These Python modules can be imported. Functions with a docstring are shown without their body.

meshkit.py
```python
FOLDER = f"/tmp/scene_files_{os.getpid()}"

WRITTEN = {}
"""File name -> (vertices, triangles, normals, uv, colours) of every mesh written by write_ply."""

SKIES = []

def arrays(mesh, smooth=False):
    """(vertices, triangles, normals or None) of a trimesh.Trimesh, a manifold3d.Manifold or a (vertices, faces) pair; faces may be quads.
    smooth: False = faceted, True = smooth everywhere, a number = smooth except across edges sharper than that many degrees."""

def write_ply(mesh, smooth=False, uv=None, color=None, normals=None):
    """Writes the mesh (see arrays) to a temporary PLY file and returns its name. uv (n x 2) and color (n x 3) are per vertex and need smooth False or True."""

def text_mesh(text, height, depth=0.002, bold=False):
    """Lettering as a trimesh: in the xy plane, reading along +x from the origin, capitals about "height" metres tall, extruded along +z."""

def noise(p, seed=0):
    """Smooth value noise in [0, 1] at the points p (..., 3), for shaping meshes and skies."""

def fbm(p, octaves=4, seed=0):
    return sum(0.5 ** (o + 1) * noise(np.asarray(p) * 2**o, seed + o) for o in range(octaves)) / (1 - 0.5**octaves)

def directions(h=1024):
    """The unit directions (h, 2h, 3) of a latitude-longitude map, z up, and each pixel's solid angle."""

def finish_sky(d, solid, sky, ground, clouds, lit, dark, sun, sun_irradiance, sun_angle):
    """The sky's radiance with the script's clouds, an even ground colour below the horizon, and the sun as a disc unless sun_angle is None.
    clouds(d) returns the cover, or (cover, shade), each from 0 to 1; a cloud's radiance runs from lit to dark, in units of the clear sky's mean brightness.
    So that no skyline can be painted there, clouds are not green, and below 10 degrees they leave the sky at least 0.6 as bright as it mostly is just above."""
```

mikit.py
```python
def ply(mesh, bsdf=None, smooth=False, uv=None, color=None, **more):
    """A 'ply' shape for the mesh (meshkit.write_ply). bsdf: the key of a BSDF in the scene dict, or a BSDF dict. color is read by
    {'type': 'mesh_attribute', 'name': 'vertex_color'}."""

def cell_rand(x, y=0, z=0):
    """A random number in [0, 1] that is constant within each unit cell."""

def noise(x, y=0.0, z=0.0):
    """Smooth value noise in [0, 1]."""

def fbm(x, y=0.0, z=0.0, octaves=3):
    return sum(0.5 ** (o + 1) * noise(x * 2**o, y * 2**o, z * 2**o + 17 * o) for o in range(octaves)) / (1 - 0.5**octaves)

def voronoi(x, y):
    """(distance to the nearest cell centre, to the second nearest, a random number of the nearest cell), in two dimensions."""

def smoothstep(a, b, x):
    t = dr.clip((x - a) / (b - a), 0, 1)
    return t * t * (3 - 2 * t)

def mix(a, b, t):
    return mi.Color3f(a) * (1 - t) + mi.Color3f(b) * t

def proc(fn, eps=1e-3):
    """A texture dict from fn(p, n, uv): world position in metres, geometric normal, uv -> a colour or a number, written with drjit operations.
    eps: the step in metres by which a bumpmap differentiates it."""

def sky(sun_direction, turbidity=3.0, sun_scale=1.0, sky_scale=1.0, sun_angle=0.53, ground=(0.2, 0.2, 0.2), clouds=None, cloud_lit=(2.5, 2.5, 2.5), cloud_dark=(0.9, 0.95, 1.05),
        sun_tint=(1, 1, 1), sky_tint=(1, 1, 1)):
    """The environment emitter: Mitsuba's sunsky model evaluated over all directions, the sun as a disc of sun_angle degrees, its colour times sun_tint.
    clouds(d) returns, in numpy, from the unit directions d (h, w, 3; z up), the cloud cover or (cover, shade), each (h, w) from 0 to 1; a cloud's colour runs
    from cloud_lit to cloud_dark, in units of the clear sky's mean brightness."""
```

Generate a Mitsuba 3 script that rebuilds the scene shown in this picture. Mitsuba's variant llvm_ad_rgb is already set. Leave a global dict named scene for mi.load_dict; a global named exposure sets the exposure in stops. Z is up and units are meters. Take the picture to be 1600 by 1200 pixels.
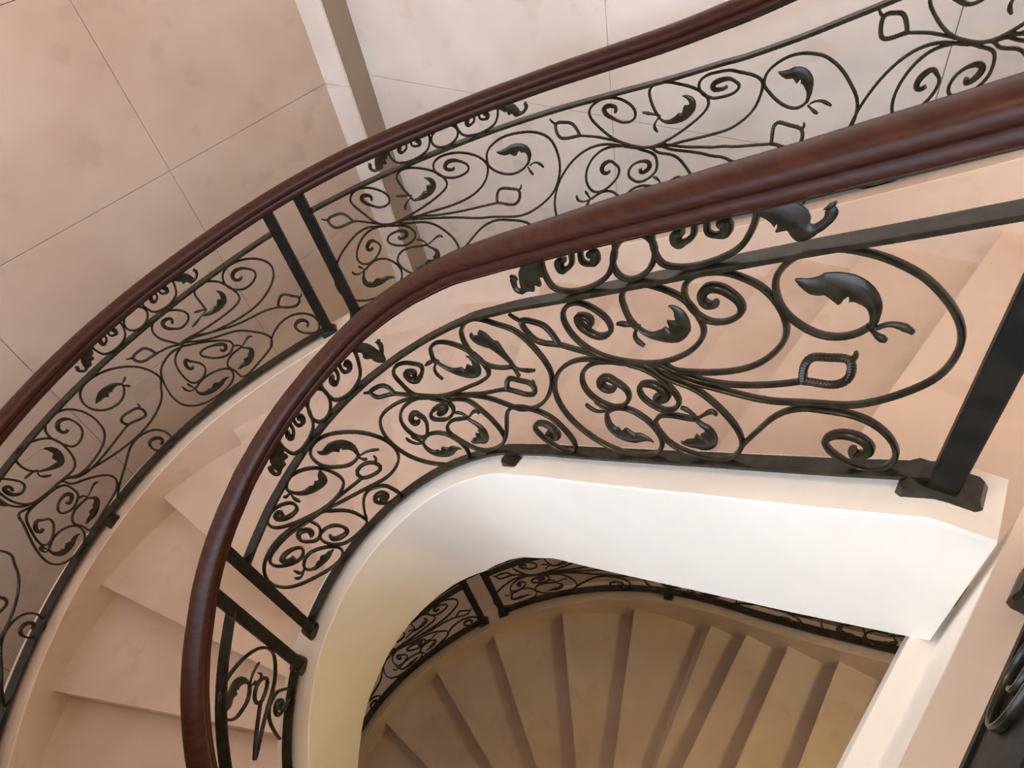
import math, random
import numpy as np
import trimesh
import mitsuba as mi
import drjit as dr
import mikit
from scipy.interpolate import CubicSpline
from mitsuba import ScalarTransform4f as T4

random.seed(7)
rng = np.random.default_rng(7)
scene, labels = {}, {}

# ---------------------------------------------------------------- camera, light, exposure
EYE = np.array([0.0, 0.0, 5.43])
FWD = np.array([-0.512915, 0.496898, -0.700008])
UP = np.array([-0.32516, 0.642222, 0.694133])
scene['camera'] = {'type': 'perspective', 'fov': 77.263, 'fov_axis': 'x', 'near_clip': 0.02, 'far_clip': 100.0,
                   'to_world': T4().look_at(origin=EYE.tolist(), target=(EYE + FWD).tolist(), up=UP.tolist())}
exposure = -1.72
DAY = (11.4, 15.8, 20.2)        # radiance of the frosted daylight window in the south wall
LAMP = (130.0, 82.0, 44.0)    # radiance of the warm ceiling globes
LOW_LAMP = (140.0, 114.0, 58.0)   # globe under the upper landing

# ---------------------------------------------------------------- materials
def proc_col(a, b, sx=3.0, sy=3.0, sz=3.0, lo=0.35, hi=0.65, oct=4):
    def fn(p, n, uv):
        f = mikit.fbm(p.x * sx + 3.1, p.y * sy + 5.3, p.z * sz + 11.7, oct)
        return mikit.mix(a, b, mikit.smoothstep(lo, hi, f))
    return mikit.proc(fn)

def marble(a, b, c, s=1.6, k=0.35):
    def fn(p, n, uv):
        f = mikit.fbm(p.x * s + 2.0, p.y * s + 7.0, p.z * s + 4.0, 4)
        g = mikit.fbm(p.x * s * 5 + 9.0, p.y * s * 5 + 1.0, p.z * s * 5 + 2.0, 3)
        col = mikit.mix(a, b, mikit.smoothstep(0.35, 0.65, f))
        v = mikit.smoothstep(0.62, 0.75, g)
        return col * (1 - k * v) + mi.Color3f(c) * (k * v)
    return mikit.proc(fn)

def principled(col, rough, **kw):
    return {'type': 'principled', 'base_color': col if isinstance(col, dict) else {'type': 'rgb', 'value': list(col)}, 'roughness': rough, **kw}

def two(b):
    return {'type': 'twosided', 'bsdf': b}

scene['m_wall'] = two(principled(marble((0.55, 0.43, 0.35), (0.62, 0.51, 0.43), (0.46, 0.36, 0.29), 1.1), 0.45, specular=0.4))
scene['m_wall_b'] = two(principled(marble((0.70, 0.635, 0.58), (0.78, 0.73, 0.685), (0.54, 0.46, 0.40), 1.2, 0.3), 0.45, specular=0.4))
scene['m_joint'] = two(principled((0.30, 0.24, 0.19), 0.8))
scene['m_tread'] = two(principled(marble((0.57, 0.455, 0.385), (0.64, 0.535, 0.465), (0.48, 0.375, 0.31), 1.9), 0.24, specular=0.6))
scene['m_curb'] = two(principled(proc_col((0.78, 0.74, 0.68), (0.83, 0.79, 0.73), 2, 2, 2), 0.5, specular=0.4))
scene['m_curb_outer'] = two(principled(marble((0.62, 0.50, 0.42), (0.68, 0.57, 0.48), (0.54, 0.42, 0.35), 1.6), 0.45, specular=0.4))
scene['m_iron'] = two(principled(proc_col((0.010, 0.009, 0.006), (0.022, 0.020, 0.012), 30, 30, 30), 0.26, specular=0.35))
scene['m_black'] = two(principled(proc_col((0.010, 0.010, 0.009), (0.016, 0.015, 0.013), 20, 20, 20), 0.45, specular=0.10))
def wood(p, n, uv):
    f = mikit.fbm(p.x * 26 + 1, p.y * 26 + 2, p.z * 90 + 3, 4)
    return mikit.mix((0.028, 0.0082, 0.005), (0.042, 0.0125, 0.0074), mikit.smoothstep(0.3, 0.7, f))
scene['m_wood'] = two(principled(mikit.proc(wood), 0.36, specular=0.20))
scene['m_plaster'] = two(principled((0.74, 0.66, 0.58), 0.8))
scene['m_floor'] = two(principled(marble((0.62, 0.50, 0.42), (0.68, 0.57, 0.49), (0.54, 0.43, 0.36), 1.4), 0.35, specular=0.45))
scene['m_frame'] = two(principled((0.5, 0.45, 0.4), 0.5))

# ---------------------------------------------------------------- helpers
COUNT = {}
def key_of(name):
    n = COUNT.get(name, -1) + 1
    COUNT[name] = n
    return name if n == 0 else f'{name}_{n:03d}'

def add(name, mesh, mat, smooth=False, parent=None, label=None, category=None, group=None, kind=None, reuse=None, to_world=None, **more):
    k = key_of(f'{parent}__{name}' if parent else name)
    d = dict(reuse) if reuse is not None else mikit.ply(mesh, mat, smooth=smooth, **more)
    if to_world is not None:
        d['to_world'] = to_world
    scene[k] = d
    tag(k, label, category, group, kind)
    return k

def tag(k, label=None, category=None, group=None, kind=None):
    e = {a: b for a, b in (('label', label), ('category', category), ('group', group), ('kind', kind)) if b}
    if e:
        labels[k] = e

def box(x0, x1, y0, y1, z0, z1, bevel=0.0):
    m = trimesh.creation.box((x1 - x0, y1 - y0, z1 - z0))
    m.apply_translation(((x0 + x1) / 2, (y0 + y1) / 2, (z0 + z1) / 2))
    return bevelled(m.bounds[0], m.bounds[1], bevel) if bevel else m

def bevelled(lo, hi, b):
    lo, hi = np.array(lo, float), np.array(hi, float)
    pts = []
    for sx in (0, 1):
        for sy in (0, 1):
            for sz in (0, 1):
                c = np.where([sx, sy, sz], hi, lo)
                s = np.where([sx, sy, sz], -1.0, 1.0)
                for a in range(3):
                    o = np.ones(3); o[a] = 0
                    pts.append(c + s * o * b)
    return trimesh.convex.convex_hull(np.array(pts))

def loft(rings, closed=False, caps=True):
    """rings: (n, k, 3) -> mesh through the rings"""
    R = np.asarray(rings, float)
    n, k = R.shape[:2]
    V = R.reshape(-1, 3)
    F = []
    m = n if closed else n - 1
    i = np.arange(m)[:, None]; j = np.arange(k)[None]
    a = i * k + j; b = i * k + (j + 1) % k
    c = ((i + 1) % n) * k + (j + 1) % k; d = ((i + 1) % n) * k + j
    F = np.concatenate([np.stack([a, b, c], -1).reshape(-1, 3), np.stack([a, c, d], -1).reshape(-1, 3)])
    if caps and not closed:
        c0 = len(V); V = np.vstack([V, R[0].mean(0), R[-1].mean(0)])
        jj = np.arange(k)
        F = np.vstack([F, np.stack([(jj + 1) % k, jj, np.full(k, c0)], 1),
                       np.stack([(n - 1) * k + jj, (n - 1) * k + (jj + 1) % k, np.full(k, c0 + 1)], 1)])
    m = trimesh.Trimesh(V, F, process=False)
    if m.is_watertight and m.volume < 0:
        m.invert()
    return m

def join(ms):
    return trimesh.util.concatenate(ms)

def prism(poly, z0, z1):
    """vertical prism over a plan polygon (k, 2); z0, z1 may be arrays"""
    p = np.asarray(poly, float); k = len(p)
    if np.sum(p[:, 0] * np.roll(p[:, 1], -1) - np.roll(p[:, 0], -1) * p[:, 1]) < 0:
        p = p[::-1]
    tri = earclip(p)
    V = np.vstack([np.c_[p, np.full(k, z0)], np.c_[p, np.full(k, z1)]])
    j = np.arange(k); jn = (j + 1) % k
    F = np.vstack([tri[:, ::-1], tri + k, np.stack([j, jn, jn + k], 1), np.stack([j, jn + k, j + k], 1)])
    return trimesh.Trimesh(V, F, process=False)

def earclip(p):
    idx = list(range(len(p))); out = []
    def cr(a, b, c): return (b[0]-a[0])*(c[1]-a[1]) - (b[1]-a[1])*(c[0]-a[0])
    guard = 0
    while len(idx) > 3 and guard < 5000:
        guard += 1
        for q in range(len(idx)):
            i, j, k = idx[q-1], idx[q], idx[(q+1) % len(idx)]
            if cr(p[i], p[j], p[k]) <= 1e-12: continue
            if any(cr(p[i], p[j], p[m]) >= 0 and cr(p[j], p[k], p[m]) >= 0 and cr(p[k], p[i], p[m]) >= 0 for m in idx if m not in (i, j, k)): continue
            out.append((i, j, k)); idx.pop(q); break
        else:
            break
    out.append(tuple(idx[:3]))
    return np.array(out)

# ---------------------------------------------------------------- plan of the stair: rail lines measured in metres
# columns: station s (straight part: metres, negative; curve: radians), x, y, z of the bottom bar, height of the second bar, height of the handrail
INNER = np.array([(-1.8,0.592,1.085,4.488,0.618,0.78),
(-1.7,0.492,1.085,4.435,0.618,0.78),
(-1.6,0.392,1.085,4.381,0.618,0.78),
(-1.5,0.292,1.079,4.328,0.623,0.787),
(-1.4,0.192,1.073,4.274,0.628,0.793),
(-1.3,0.092,1.069,4.221,0.633,0.799),
(-1.2,-0.008,1.066,4.168,0.638,0.805),
(-1.1,-0.108,1.064,4.114,0.643,0.81),
(-1,-0.208,1.063,4.061,0.648,0.815),
(-0.9,-0.308,1.063,4.007,0.652,0.82),
(-0.8,-0.408,1.063,3.954,0.654,0.826),
(-0.7,-0.508,1.062,3.9,0.656,0.832),
(-0.6,-0.608,1.061,3.847,0.657,0.838),
(-0.5,-0.708,1.06,3.794,0.658,0.843),
(-0.4,-0.808,1.06,3.74,0.66,0.847),
(-0.3,-0.908,1.061,3.686,0.663,0.85),
(-0.2,-1.008,1.062,3.633,0.665,0.853),
(-0.1,-1.108,1.059,3.578,0.665,0.857),
(0,-1.208,1.058,3.52,0.666,0.863),
(0.06,-1.258,1.056,3.484,0.667,0.869),
(0.12,-1.309,1.053,3.446,0.67,0.875),
(0.18,-1.359,1.047,3.407,0.673,0.882),
(0.24,-1.41,1.039,3.368,0.676,0.889),
(0.3,-1.46,1.028,3.328,0.679,0.895),
(0.36,-1.509,1.014,3.289,0.681,0.9),
(0.42,-1.558,0.997,3.249,0.684,0.904),
(0.48,-1.605,0.976,3.21,0.686,0.907),
(0.54,-1.651,0.952,3.17,0.688,0.91),
(0.6,-1.695,0.925,3.131,0.691,0.911),
(0.66,-1.737,0.896,3.091,0.694,0.911),
(0.72,-1.777,0.863,3.051,0.696,0.911),
(0.78,-1.815,0.828,3.012,0.697,0.91),
(0.84,-1.851,0.79,2.972,0.697,0.91),
(0.9,-1.884,0.75,2.933,0.697,0.909),
(0.96,-1.915,0.709,2.893,0.695,0.909),
(1.02,-1.944,0.665,2.854,0.694,0.909),
(1.08,-1.97,0.621,2.814,0.691,0.909),
(1.14,-1.993,0.574,2.774,0.689,0.908),
(1.2,-2.014,0.527,2.735,0.686,0.907),
(1.26,-2.031,0.478,2.695,0.683,0.906),
(1.32,-2.046,0.428,2.656,0.681,0.905),
(1.38,-2.056,0.377,2.616,0.678,0.904),
(1.44,-2.063,0.326,2.576,0.676,0.902),
(1.5,-2.068,0.274,2.537,0.674,0.901),
(1.56,-2.07,0.223,2.497,0.674,0.9),
(1.62,-2.069,0.171,2.458,0.674,0.898),
(1.68,-2.065,0.119,2.418,0.675,0.896),
(1.74,-2.057,0.068,2.378,0.676,0.894),
(1.8,-2.045,0.018,2.339,0.676,0.892),
(1.86,-2.029,-0.031,2.299,0.676,0.89),
(1.92,-2.011,-0.079,2.26,0.676,0.888),
(1.98,-1.992,-0.127,2.22,0.676,0.888),
(2.04,-1.97,-0.173,2.18,0.676,0.888),
(2.1,-1.945,-0.218,2.141,0.676,0.888),
(2.16,-1.918,-0.262,2.101,0.676,0.888),
(2.22,-1.888,-0.303,2.062,0.676,0.888),
(2.28,-1.856,-0.343,2.022,0.676,0.888),
(2.34,-1.822,-0.381,1.982,0.676,0.888),
(2.4,-1.785,-0.417,1.943,0.676,0.888),
(2.46,-1.746,-0.45,1.903,0.676,0.888),
(2.52,-1.705,-0.481,1.864,0.676,0.888),
(2.58,-1.663,-0.51,1.824,0.676,0.888),
(2.64,-1.619,-0.536,1.785,0.676,0.888),
(2.7,-1.573,-0.559,1.745,0.676,0.888)])
OUTER = np.array([(-2.6,1.392,2.955,4.805,0.697,0.953),
(-2.5,1.292,2.955,4.752,0.697,0.953),
(-2.4,1.192,2.952,4.699,0.699,0.953),
(-2.3,1.092,2.948,4.646,0.701,0.954),
(-2.2,0.992,2.944,4.593,0.703,0.954),
(-2.1,0.892,2.94,4.54,0.705,0.955),
(-2,0.792,2.936,4.487,0.707,0.955),
(-1.9,0.692,2.932,4.434,0.709,0.956),
(-1.8,0.592,2.928,4.381,0.711,0.956),
(-1.7,0.492,2.925,4.328,0.713,0.957),
(-1.6,0.392,2.921,4.276,0.715,0.958),
(-1.5,0.292,2.917,4.223,0.717,0.958),
(-1.4,0.192,2.913,4.17,0.72,0.959),
(-1.3,0.092,2.91,4.118,0.722,0.959),
(-1.2,-0.008,2.906,4.066,0.725,0.96),
(-1.1,-0.108,2.903,4.013,0.728,0.961),
(-1,-0.208,2.899,3.961,0.731,0.961),
(-0.9,-0.308,2.896,3.91,0.734,0.962),
(-0.8,-0.408,2.893,3.858,0.737,0.963),
(-0.7,-0.508,2.889,3.808,0.741,0.963),
(-0.6,-0.608,2.886,3.757,0.745,0.964),
(-0.5,-0.708,2.884,3.708,0.749,0.965),
(-0.4,-0.808,2.881,3.659,0.753,0.966),
(-0.3,-0.908,2.879,3.612,0.758,0.967),
(-0.2,-1.008,2.877,3.567,0.763,0.967),
(-0.1,-1.108,2.875,3.524,0.769,0.968),
(0,-1.208,2.875,3.484,0.777,0.97),
(0.06,-1.367,2.87,3.424,0.782,0.97),
(0.12,-1.526,2.856,3.37,0.788,0.971),
(0.18,-1.684,2.833,3.322,0.793,0.972),
(0.24,-1.841,2.801,3.276,0.797,0.973),
(0.3,-1.995,2.759,3.233,0.801,0.974),
(0.36,-2.147,2.708,3.19,0.803,0.974),
(0.42,-2.295,2.649,3.148,0.805,0.975),
(0.48,-2.44,2.58,3.107,0.805,0.976),
(0.54,-2.581,2.504,3.066,0.805,0.977),
(0.6,-2.718,2.421,3.025,0.805,0.979),
(0.66,-2.851,2.33,2.984,0.806,0.983),
(0.72,-2.979,2.233,2.944,0.807,0.987),
(0.78,-3.102,2.128,2.904,0.808,0.99),
(0.84,-3.218,2.015,2.863,0.809,0.991),
(0.9,-3.328,1.896,2.823,0.809,0.99),
(0.96,-3.43,1.77,2.783,0.808,0.988),
(1.02,-3.526,1.637,2.743,0.804,0.984),
(1.08,-3.615,1.5,2.703,0.798,0.979),
(1.14,-3.698,1.358,2.663,0.791,0.973),
(1.2,-3.774,1.211,2.624,0.783,0.967),
(1.26,-3.845,1.06,2.584,0.775,0.961),
(1.32,-3.907,0.905,2.544,0.768,0.955),
(1.38,-3.957,0.744,2.504,0.762,0.949),
(1.44,-3.993,0.58,2.464,0.76,0.945),
(1.5,-4.013,0.412,2.424,0.759,0.942),
(1.56,-4.018,0.244,2.385,0.76,0.94),
(1.62,-4.011,0.075,2.345,0.76,0.938),
(1.68,-3.992,-0.092,2.305,0.76,0.936),
(1.74,-3.961,-0.257,2.265,0.759,0.934),
(1.8,-3.918,-0.419,2.226,0.758,0.932),
(1.86,-3.862,-0.576,2.186,0.758,0.93),
(1.92,-3.794,-0.728,2.146,0.758,0.928),
(1.98,-3.716,-0.875,2.107,0.758,0.926),
(2.04,-3.63,-1.015,2.067,0.758,0.924),
(2.1,-3.536,-1.148,2.027,0.758,0.922),
(2.16,-3.434,-1.275,1.987,0.758,0.92),
(2.22,-3.326,-1.395,1.948,0.758,0.919),
(2.28,-3.212,-1.507,1.908,0.758,0.917),
(2.34,-3.093,-1.612,1.868,0.758,0.915),
(2.4,-2.968,-1.708,1.829,0.758,0.913),
(2.46,-2.85,-1.81,1.789,0.758,0.913),
(2.52,-2.725,-1.905,1.749,0.758,0.913),
(2.58,-2.596,-1.992,1.71,0.758,0.913),
(2.64,-2.461,-2.072,1.67,0.758,0.913),
(2.7,-2.322,-2.143,1.63,0.758,0.913)])
MOTIFS = {
'M1': {
  'c1': [[-455,552],[-446,581],[-420,585],[-426,554],[-452,526],[-485,507],[-516,518],[-515,549],[-495,581],[-462,612],[-424,633],[-388,630],[-370,603],[-378,558],[-405,509],[-446,465],[-495,431],[-549,410],[-604,396],[-657,393],[-706,405],[-747,433],[-766,476],[-754,521],[-728,567],[-693,604],[-654,630],[-615,649],[-577,652],[-557,630],[-561,593],[-574,552],[-595,520]],
  'l1': [[-595,520],[-607,506],[-622,494],[-639,486],[-658,481],[-677,478],[-693,481],[-705,493],[-710,511],[-709,529],[-703,546],[-692,561],[-678,571]],
  'p1': [[-602,521],[-588,527],[-573,532],[-556,537],[-538,541]],
  'p1b': [[-597,517],[-588,503],[-588,488],[-596,472],[-613,455]],
  'c2': [[-625,389],[-674,379],[-693,363],[-730,352],[-776,345],[-821,343],[-865,349],[-904,368],[-933,403],[-944,438],[-940,474],[-926,512],[-904,551],[-875,586],[-842,612],[-807,633],[-769,643],[-733,640],[-717,619],[-720,586],[-737,550],[-763,519],[-793,502],[-826,502],[-846,520],[-841,548],[-821,574],[-796,595],[-768,601],[-757,581],[-770,557],[-790,556]],
  'c3': [[-625,386],[-669,370],[-709,338],[-756,310],[-817,283],[-883,256],[-940,238],[-987,232],[-1040,225],[-1094,219],[-1142,230],[-1186,255],[-1219,288],[-1233,330],[-1234,374],[-1224,415],[-1204,458],[-1177,501],[-1147,540],[-1114,572],[-1080,599],[-1042,622],[-1000,640],[-957,646],[-924,629],[-908,598],[-913,557],[-930,514],[-957,476],[-992,443],[-1027,424],[-1061,422],[-1089,440]],
  'l3': [[-1090,438],[-1092,453],[-1090,470],[-1085,488],[-1077,504],[-1067,519],[-1056,531],[-1042,541],[-1026,548],[-1011,551],[-997,552],[-982,556],[-967,564],[-954,574],[-942,584]],
  'p3': [[-1101,432],[-1109,436],[-1118,438],[-1126,436],[-1136,431],[-1147,423],[-1160,410]],
  'p3b': [[-1094,429],[-1100,420],[-1107,411],[-1115,403],[-1123,396]],
  'c4': [[-625,389],[-656,381],[-686,366],[-717,347],[-748,329],[-778,315],[-808,305],[-838,298],[-868,294],[-901,292],[-935,292],[-966,294],[-992,298]],
  'z4': [[-995,297],[-992,316],[-991,337],[-994,356],[-1003,367],[-1019,367],[-1038,363],[-1056,360],[-1070,352],[-1078,334],[-1080,311],[-1075,293],[-1063,284],[-1047,283],[-1028,288],[-1010,294],[-995,297]],
  't4': [[-1069,350],[-1075,354],[-1079,359],[-1080,365],[-1078,373]],
  'c5': [[-625,392],[-587,399],[-551,409],[-515,421],[-481,435],[-446,450],[-412,465],[-377,481],[-342,497]],
  'z5': [[-339,497],[-331,517],[-321,538],[-309,558],[-295,575],[-277,587],[-255,597],[-230,606],[-212,605],[-214,586],[-227,560],[-242,539],[-257,524],[-276,514],[-298,507],[-320,502],[-339,497]],
  't5': [[-219,603],[-206,609],[-194,618],[-181,629],[-169,643]],
  'c6': [[-579,398],[-513,413],[-445,430],[-383,428],[-333,400],[-304,354],[-297,298],[-311,239],[-337,186],[-377,132],[-431,79],[-488,39],[-542,17],[-599,9],[-645,25],[-662,68],[-649,120],[-619,167],[-578,206],[-536,225],[-490,212]],
  'l6': [[-485,212],[-481,192],[-482,168],[-488,142],[-501,120],[-521,104],[-544,95],[-567,93],[-589,92],[-611,86],[-632,68]],
  'p6': [[-485,212],[-469,208],[-453,208],[-438,213],[-425,222],[-415,232],[-409,242]],
  'p6b': [[-485,212],[-473,223],[-462,233],[-452,243],[-442,252]],
  'c7': [[-579,396],[-628,385],[-658,354],[-692,327],[-731,305],[-766,278],[-798,243],[-829,203],[-856,161],[-876,119],[-885,77],[-877,41],[-852,15],[-816,11],[-775,20],[-736,36],[-705,56],[-676,86],[-653,125],[-642,160],[-655,188],[-686,193],[-719,185],[-756,176]],
  'l7': [[-756,176],[-763,164],[-772,153],[-782,143],[-792,132],[-798,118],[-801,103],[-799,88],[-791,76],[-779,71],[-765,72],[-751,71],[-737,69],[-725,70],[-717,78]],
  'p7': [[-761,176],[-771,182],[-779,189],[-788,196],[-796,200],[-803,198],[-811,187]],
  'p7b': [[-756,180],[-746,194],[-736,205],[-726,213],[-715,219]],
  'c8': [[-579,397],[-533,410],[-488,416],[-447,411],[-417,386],[-409,346],[-421,305],[-447,270],[-482,243],[-522,231],[-554,249],[-562,280],[-546,313],[-520,336],[-492,354],[-471,337],[-488,309],[-513,307]],
  'c9': [[-569,398],[-609,379],[-644,353],[-672,322],[-696,286],[-711,249],[-700,221],[-670,215],[-639,234],[-613,259],[-597,291],[-601,317],[-630,319],[-661,299],[-677,271],[-663,255],[-646,273]],
  'c10': [[-883,64],[-900,101],[-924,144],[-946,180],[-974,205],[-1011,215],[-1050,208],[-1093,196],[-1133,174],[-1165,143],[-1189,108],[-1204,71],[-1206,35],[-1189,9],[-1156,8],[-1124,25],[-1096,52],[-1076,79],[-1069,108],[-1088,125],[-1120,120],[-1147,97],[-1157,67],[-1141,54],[-1126,73]],
},
'M2': {
  'c1': [[339,558],[341,585],[368,596],[365,563],[350,541],[331,533],[301,551],[290,573],[297,591],[324,616],[362,645],[400,654],[419,634],[411,583],[396,535],[383,501],[361,470],[320,438],[260,404],[188,386],[106,383],[27,388],[-20,412],[-12,454],[17,503],[57,549],[106,592],[154,626],[198,640],[222,629],[226,606],[227,586],[217,562]],
  'l1': [[217,562],[204,540],[184,515],[158,490],[129,468],[99,451],[71,443],[48,445],[35,457],[34,473],[41,491],[53,508],[69,524]],
  'p1': [[206,559],[223,570],[239,575],[255,576],[271,575]],
  'p1b': [[215,558],[232,546],[238,527],[232,502],[214,470]],
  'c3': [[180,364],[59,319],[-89,245],[-131,226],[-175,227],[-238,257],[-284,330],[-291,393],[-267,456],[-222,527],[-168,584],[-108,618],[-45,650],[16,656],[53,635],[57,588],[31,513],[-26,454],[-89,433],[-139,430]],
  'l3': [[-139,430],[-120,468],[-83,523],[-48,557],[-5,571],[12,607]],
  'p3': [[-139,430],[-164,412],[-224,402]],
  'p3b': [[-138,423],[-147,400],[-156,383]],
  'c4': [[237,389],[200,379],[170,369],[144,359],[120,349],[93,341],[67,334],[42,329],[17,326],[-8,325],[-34,327],[-59,329],[-84,329]],
  'z4': [[-88,329],[-89,343],[-93,359],[-100,371],[-111,378],[-130,374],[-156,363],[-181,354],[-199,342],[-208,325],[-207,309],[-199,297],[-183,294],[-160,299],[-133,311],[-107,322],[-88,329]],
  't4': [[-197,341],[-205,342],[-208,345],[-208,350],[-203,358]],
  'c5': [[234,391],[280,413],[318,437],[347,458],[370,475],[390,491],[409,506],[429,524],[451,544]],
  'z5': [[453,545],[456,561],[462,581],[471,600],[482,615],[495,625],[511,631],[530,636],[544,635],[545,623],[539,608],[531,594],[521,583],[506,574],[488,565],[469,555],[453,545]],
  't5': [[539,634],[548,637],[557,642],[565,648],[573,656]],
  'c6': [[292,416],[354,450],[402,477],[450,494],[506,501],[550,489],[569,437],[562,354],[537,267],[494,175],[433,90],[369,31],[309,0],[253,-9],[217,13],[219,74],[252,142],[297,197],[345,232],[382,240],[415,218]],
  'l6': [[419,219],[418,197],[412,170],[400,142],[381,116],[358,98],[334,89],[312,89],[291,92],[269,88],[243,68]],
  'p6': [[419,219],[432,219],[445,227],[458,241],[470,259],[479,278],[484,296]],
  'p6b': [[419,219],[431,236],[441,254],[450,272],[458,289]],
  'c7': [[293,414],[237,386],[221,367],[196,355],[159,341],[129,323],[102,293],[69,246],[31,187],[0,124],[-12,68],[18,35],[67,19],[103,17],[133,26],[160,43],[185,66],[216,102],[250,151],[274,196],[270,236],[240,251],[203,245],[159,235]],
  'l7': [[159,235],[150,218],[137,202],[123,185],[111,167],[101,147],[98,126],[102,107],[112,93],[124,89],[138,90],[151,90],[163,87],[172,87],[180,98]],
  'p7': [[153,234],[141,239],[131,245],[120,251],[110,252],[100,248],[90,233]],
  'p7b': [[160,239],[172,256],[184,268],[196,276],[209,282]],
  'c8': [[292,415],[336,443],[374,457],[410,461],[445,452],[468,420],[470,369],[454,311],[426,261],[393,244],[371,275],[364,312],[369,344],[384,370],[401,394],[424,382],[418,346],[398,338]],
  'c9': [[303,420],[265,388],[240,368],[227,356],[217,337],[210,309],[226,284],[261,274],[296,288],[323,308],[331,332],[317,351],[283,355],[258,348],[248,329],[270,315],[287,330]],
  'c10': [[-4,54],[-30,98],[-47,157],[-60,204],[-81,235],[-119,243],[-167,231],[-215,212],[-257,186],[-290,151],[-320,108],[-341,63],[-342,27],[-317,9],[-273,21],[-232,50],[-201,84],[-183,111],[-179,138],[-201,154],[-234,147],[-263,119],[-274,86],[-253,79],[-234,104]],
},
'M3': {
  'c1': [[1114,585],[1126,617],[1141,619],[1127,575],[1088,529],[1054,518],[1054,562],[1087,615],[1130,653],[1171,664],[1180,629],[1153,557],[1089,474],[979,375],[881,336],[830,360],[837,442],[882,547],[952,637],[1005,670],[1034,659],[1035,621]],
  'l1': [[1035,621],[998,544],[950,499],[905,482],[893,512],[883,538]],
  'p1': [[1035,618],[1051,617],[1069,637]],
  'p1b': [[1035,618],[1038,577],[1026,526]],
  'c3': [[958,354],[859,277],[729,207],[634,176],[564,210],[552,289],[585,387],[644,485],[714,572],[782,639],[842,671],[878,659],[882,599],[855,521],[809,456],[762,412],[715,410]],
  'l3': [[715,410],[726,489],[751,533],[784,563],[823,581],[854,624]],
  'p3': [[712,406],[668,388],[620,347]],
  'p3b': [[717,406],[703,373],[687,356]],
  'c4': [[958,354],[885,329],[813,306],[746,290]],
  'z4': [[746,290],[749,348],[723,351],[676,317],[653,251],[686,247],[746,290]],
  't4': [[674,313],[655,311],[656,341]],
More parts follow.
